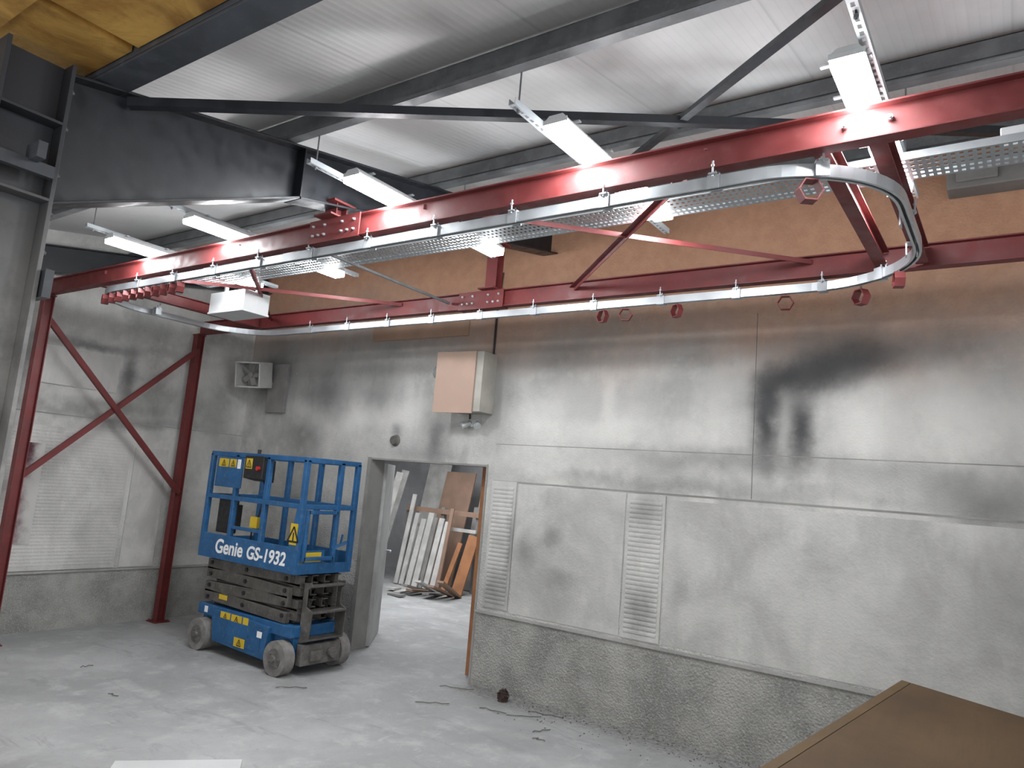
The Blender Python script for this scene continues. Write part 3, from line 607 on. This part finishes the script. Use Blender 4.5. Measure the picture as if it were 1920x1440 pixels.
mk("stop_button",B().cyl((-6.56,LY0-.055,1.97),(-6.56,LY0-.09,1.97),.022,n=16),M_redknob,parent=CB)
mk("control_cable",B().tube([(-6.6,LY0+.04,1.85),(-6.55,LY0+.06,1.75),(-6.62,LY0+.06,1.5),(-6.7,LY0+.05,1.3),(-6.72,LY0+.06,1.05)],.010),M_black,parent=P)
mk("manual_box",B().box(-6.74,-6.62,LY0+.04,LY0+.08,1.34,1.46),M_yel,parent=P,bevel=.004)
def decal(x0,x1,z0,z1,y,tri=True,par=P,mat=M_yel,n=1):
    d=mk("warning_decal",B().box(x0,x1,y-.0015,y,z0,z1),mat,parent=par,label="yellow warning sticker" if mat is M_yel else "white sticker")
    if tri:
        b=B();h=(z1-z0)*.7;zc=z0+(z1-z0)*.15
        for k in range(n):
            cx=x0+(x1-x0)*(k+.5)/n
            pts=[V((cx-h*.55,y-.003,zc)),V((cx+h*.55,y-.003,zc)),V((cx,y-.003,zc+h))]
            for i in range(3): b.bar(pts[i],pts[(i+1)%3],.001,h*.13,(0,0,1))
            b.box(cx-h*.06,cx+h*.06,y-.0035,y-.0015,zc+h*.05,zc+h*.6)
        mk("warning_triangle",b,M_black,parent=d)
decal(-7.34,-7.16,1.96,2.05,LY0-.02);decal(-7.14,-7.02,1.96,2.05,LY0-.02,n=1);decal(-7.00,-6.94,1.95,2.05,LY0-.02,False,mat=M_text)
decal(-6.79,-6.68,1.96,2.07,LY0-.062)
decal(-5.99,-5.88,1.25,1.46,LY0-.016,True,n=1)
decal(-6.95,-6.78,.385,.45,LY0-.016,True,par=S);decal(-6.76,-6.58,.36,.45,LY0-.016,True,par=S);decal(-6.56,-6.47,.36,.45,LY0-.016,False,par=S)
decal(-6.66,-6.48,.15,.24,LY0-.024,True,par=S);decal(-7.3,-7.24,.385,.45,LY0+.019,False,par=S,mat=M_text);decal(-7.10,-6.95,.55,.60,LY0+.038,False,par=S)
decal(-6.30,-6.22,.30,.36,LY0-.024,False,par=S,mat=M_text)
mk("warning_decal",B().box(LX1+.0125,LX1+.014,LY0+.10,LY0+.30,1.085,1.18),M_yel,parent=P,label="yellow warning sticker")
mk("sticker_backing",B().box(LX1+.005,LX1+.0122,LY0+.08,LY0+.34,1.07,1.20),M_blue,parent=P)
text("lettering","Genie",.205,(-7.22,LY0-.0135,1.035),(math.pi/2,0,0),M_text,P,off=.005,shear=.08,sx=1.0,ext=.0005)
text("lettering","GS-1932",.182,(-6.66,LY0-.0135,1.035),(math.pi/2,0,0),M_text,P,off=.005,shear=.12,sx=1.0,ext=.0005)
# ------------------------------------------------------------------ crate
k=1.8
A=V((-.304*k,2.6*k,2-.484*k));u=V((.304,-.07,-.022)).normalized();vv=V((-.175,-.8,-.088)).normalized()
C1=A+u*1.6;C2=A+u*1.6+vv*2.1;C3=A+vv*2.1
e=empty("packing_crate",((A.x+C2.x)/2,(A.y+C2.y)/2,0),"large brown hardboard crate with sloping lid","crate")
dn=V((0,0,-.015))
mk("lid",B().prism([A+u*.05,C1,C2,C3+u*.05],dn),M_crate,parent=e)
mk("lid_edge_strip",B().prism([A,A+u*.046,C3+u*.046,C3],dn),M_crateedge,parent=e)
for q0,q1 in((A,C1),(C1,C2),(C2,C3),(C3,A)):
    q0=q0+dn*1.02;q1=q1+dn*1.02;cc=(A+C2)/2;ins=((cc-(q0+q1)/2));ins.z=0;ins=ins.normalized()*.015
    q0=q0+ins*.3;q1=q1+ins*.3
    mk("side_panel",B().prism([q0,q1,V((q1.x,q1.y,0)),V((q0.x,q0.y,0))],ins),M_crate,parent=e)
# ------------------------------------------------------------------ white board on floor + debris
mk("white_board",B().prism([(-4.85,2.73,.0),(-4.34,3.33,.0),(-3.78,2.86,.0),(-4.25,2.23,.0)],(0,0,.03)),M_wht,label="flat white board lying on floor",cat="board",bevel=.003)
def twig(x,y,L,an,lab="thin dark stick lying on floor"):
    pts=[];dx,dy=math.cos(an),math.sin(an)
    for i in range(6):
        s=(i/5-.5)*L;pts.append((x+dx*s+random.uniform(-.02,.02),y+dy*s+random.uniform(-.02,.02),.006+.006*abs(math.sin(i*1.7))))
    mk("stick",B().tube(pts,.004,6),M_hub,label=lab,cat="debris",group="sticks on the floor")
for q in((-3.61,5.70,.3,.6),(-3.5,5.9,.35,.2),(-4.39,5.35,.3,.7),(-4.57,5.9,.35,.5),(-5.53,4.68,.3,.9),(-6.24,3.42,.15,.3),(-7.22,3.66,.1,1.5),(-3.2,5.3,.12,.2),(-3.9,5.6,.25,.1),(-3.3,5.5,.2,1.)): twig(*q)
b=B()
for i in range(60):
    c=V((-4.02,5.93,.05));d=V((random.uniform(-1,1),random.uniform(-1,1),random.uniform(-.6,1))).normalized();e2=V((random.uniform(-1,1),random.uniform(-1,1),random.uniform(-.6,1))).normalized()
    b.tube([c+d*.05,c+(d+e2)*.035,c+e2*.055],.004,5)
b.cyl((-4.02,5.93,.0),(-4.02,5.93,.08),.05,.03,n=12)
mk("debris_clump",b,paint("dark_brown_clump",(.05,.03,.025),.8),label="dark brown tangled clump on floor by wall",cat="debris",kind="stuff")
b=B();rg=random.Random(3)
for i in range(500):
    x=rg.uniform(-3.85,1.0);y=YW-abs(rg.gauss(0,.28))-.01;s=rg.uniform(.0015,.006)
    b.obox((x,y,s*.5),(s,s*.3,0),(-s*.3,s*rg.uniform(.6,1.5),0),(0,0,s*.5))
mk("grit",b,M_hub,label="loose grit and crumbs along wall base",cat="debris",kind="stuff")
# ------------------------------------------------------------------ light in adjoining room + world
ld=bpy.data.lights.new("room_light","AREA");ld.shape='RECTANGLE';ld.size=3;ld.size_y=3;ld.energy=150;ld.color=(.95,.97,1)
lo=bpy.data.objects.new("room_light",ld);COL.objects.link(lo);lo.location=(-7.8,8.9,3.15)
W=bpy.data.worlds.new("world");sc.world=W;W.use_nodes=True;W.node_tree.nodes["Background"].inputs[0].default_value=(.95,.97,1,1);W.node_tree.nodes["Background"].inputs[1].default_value=1.1
sc.view_settings.view_transform='Standard';sc.view_settings.exposure=.42
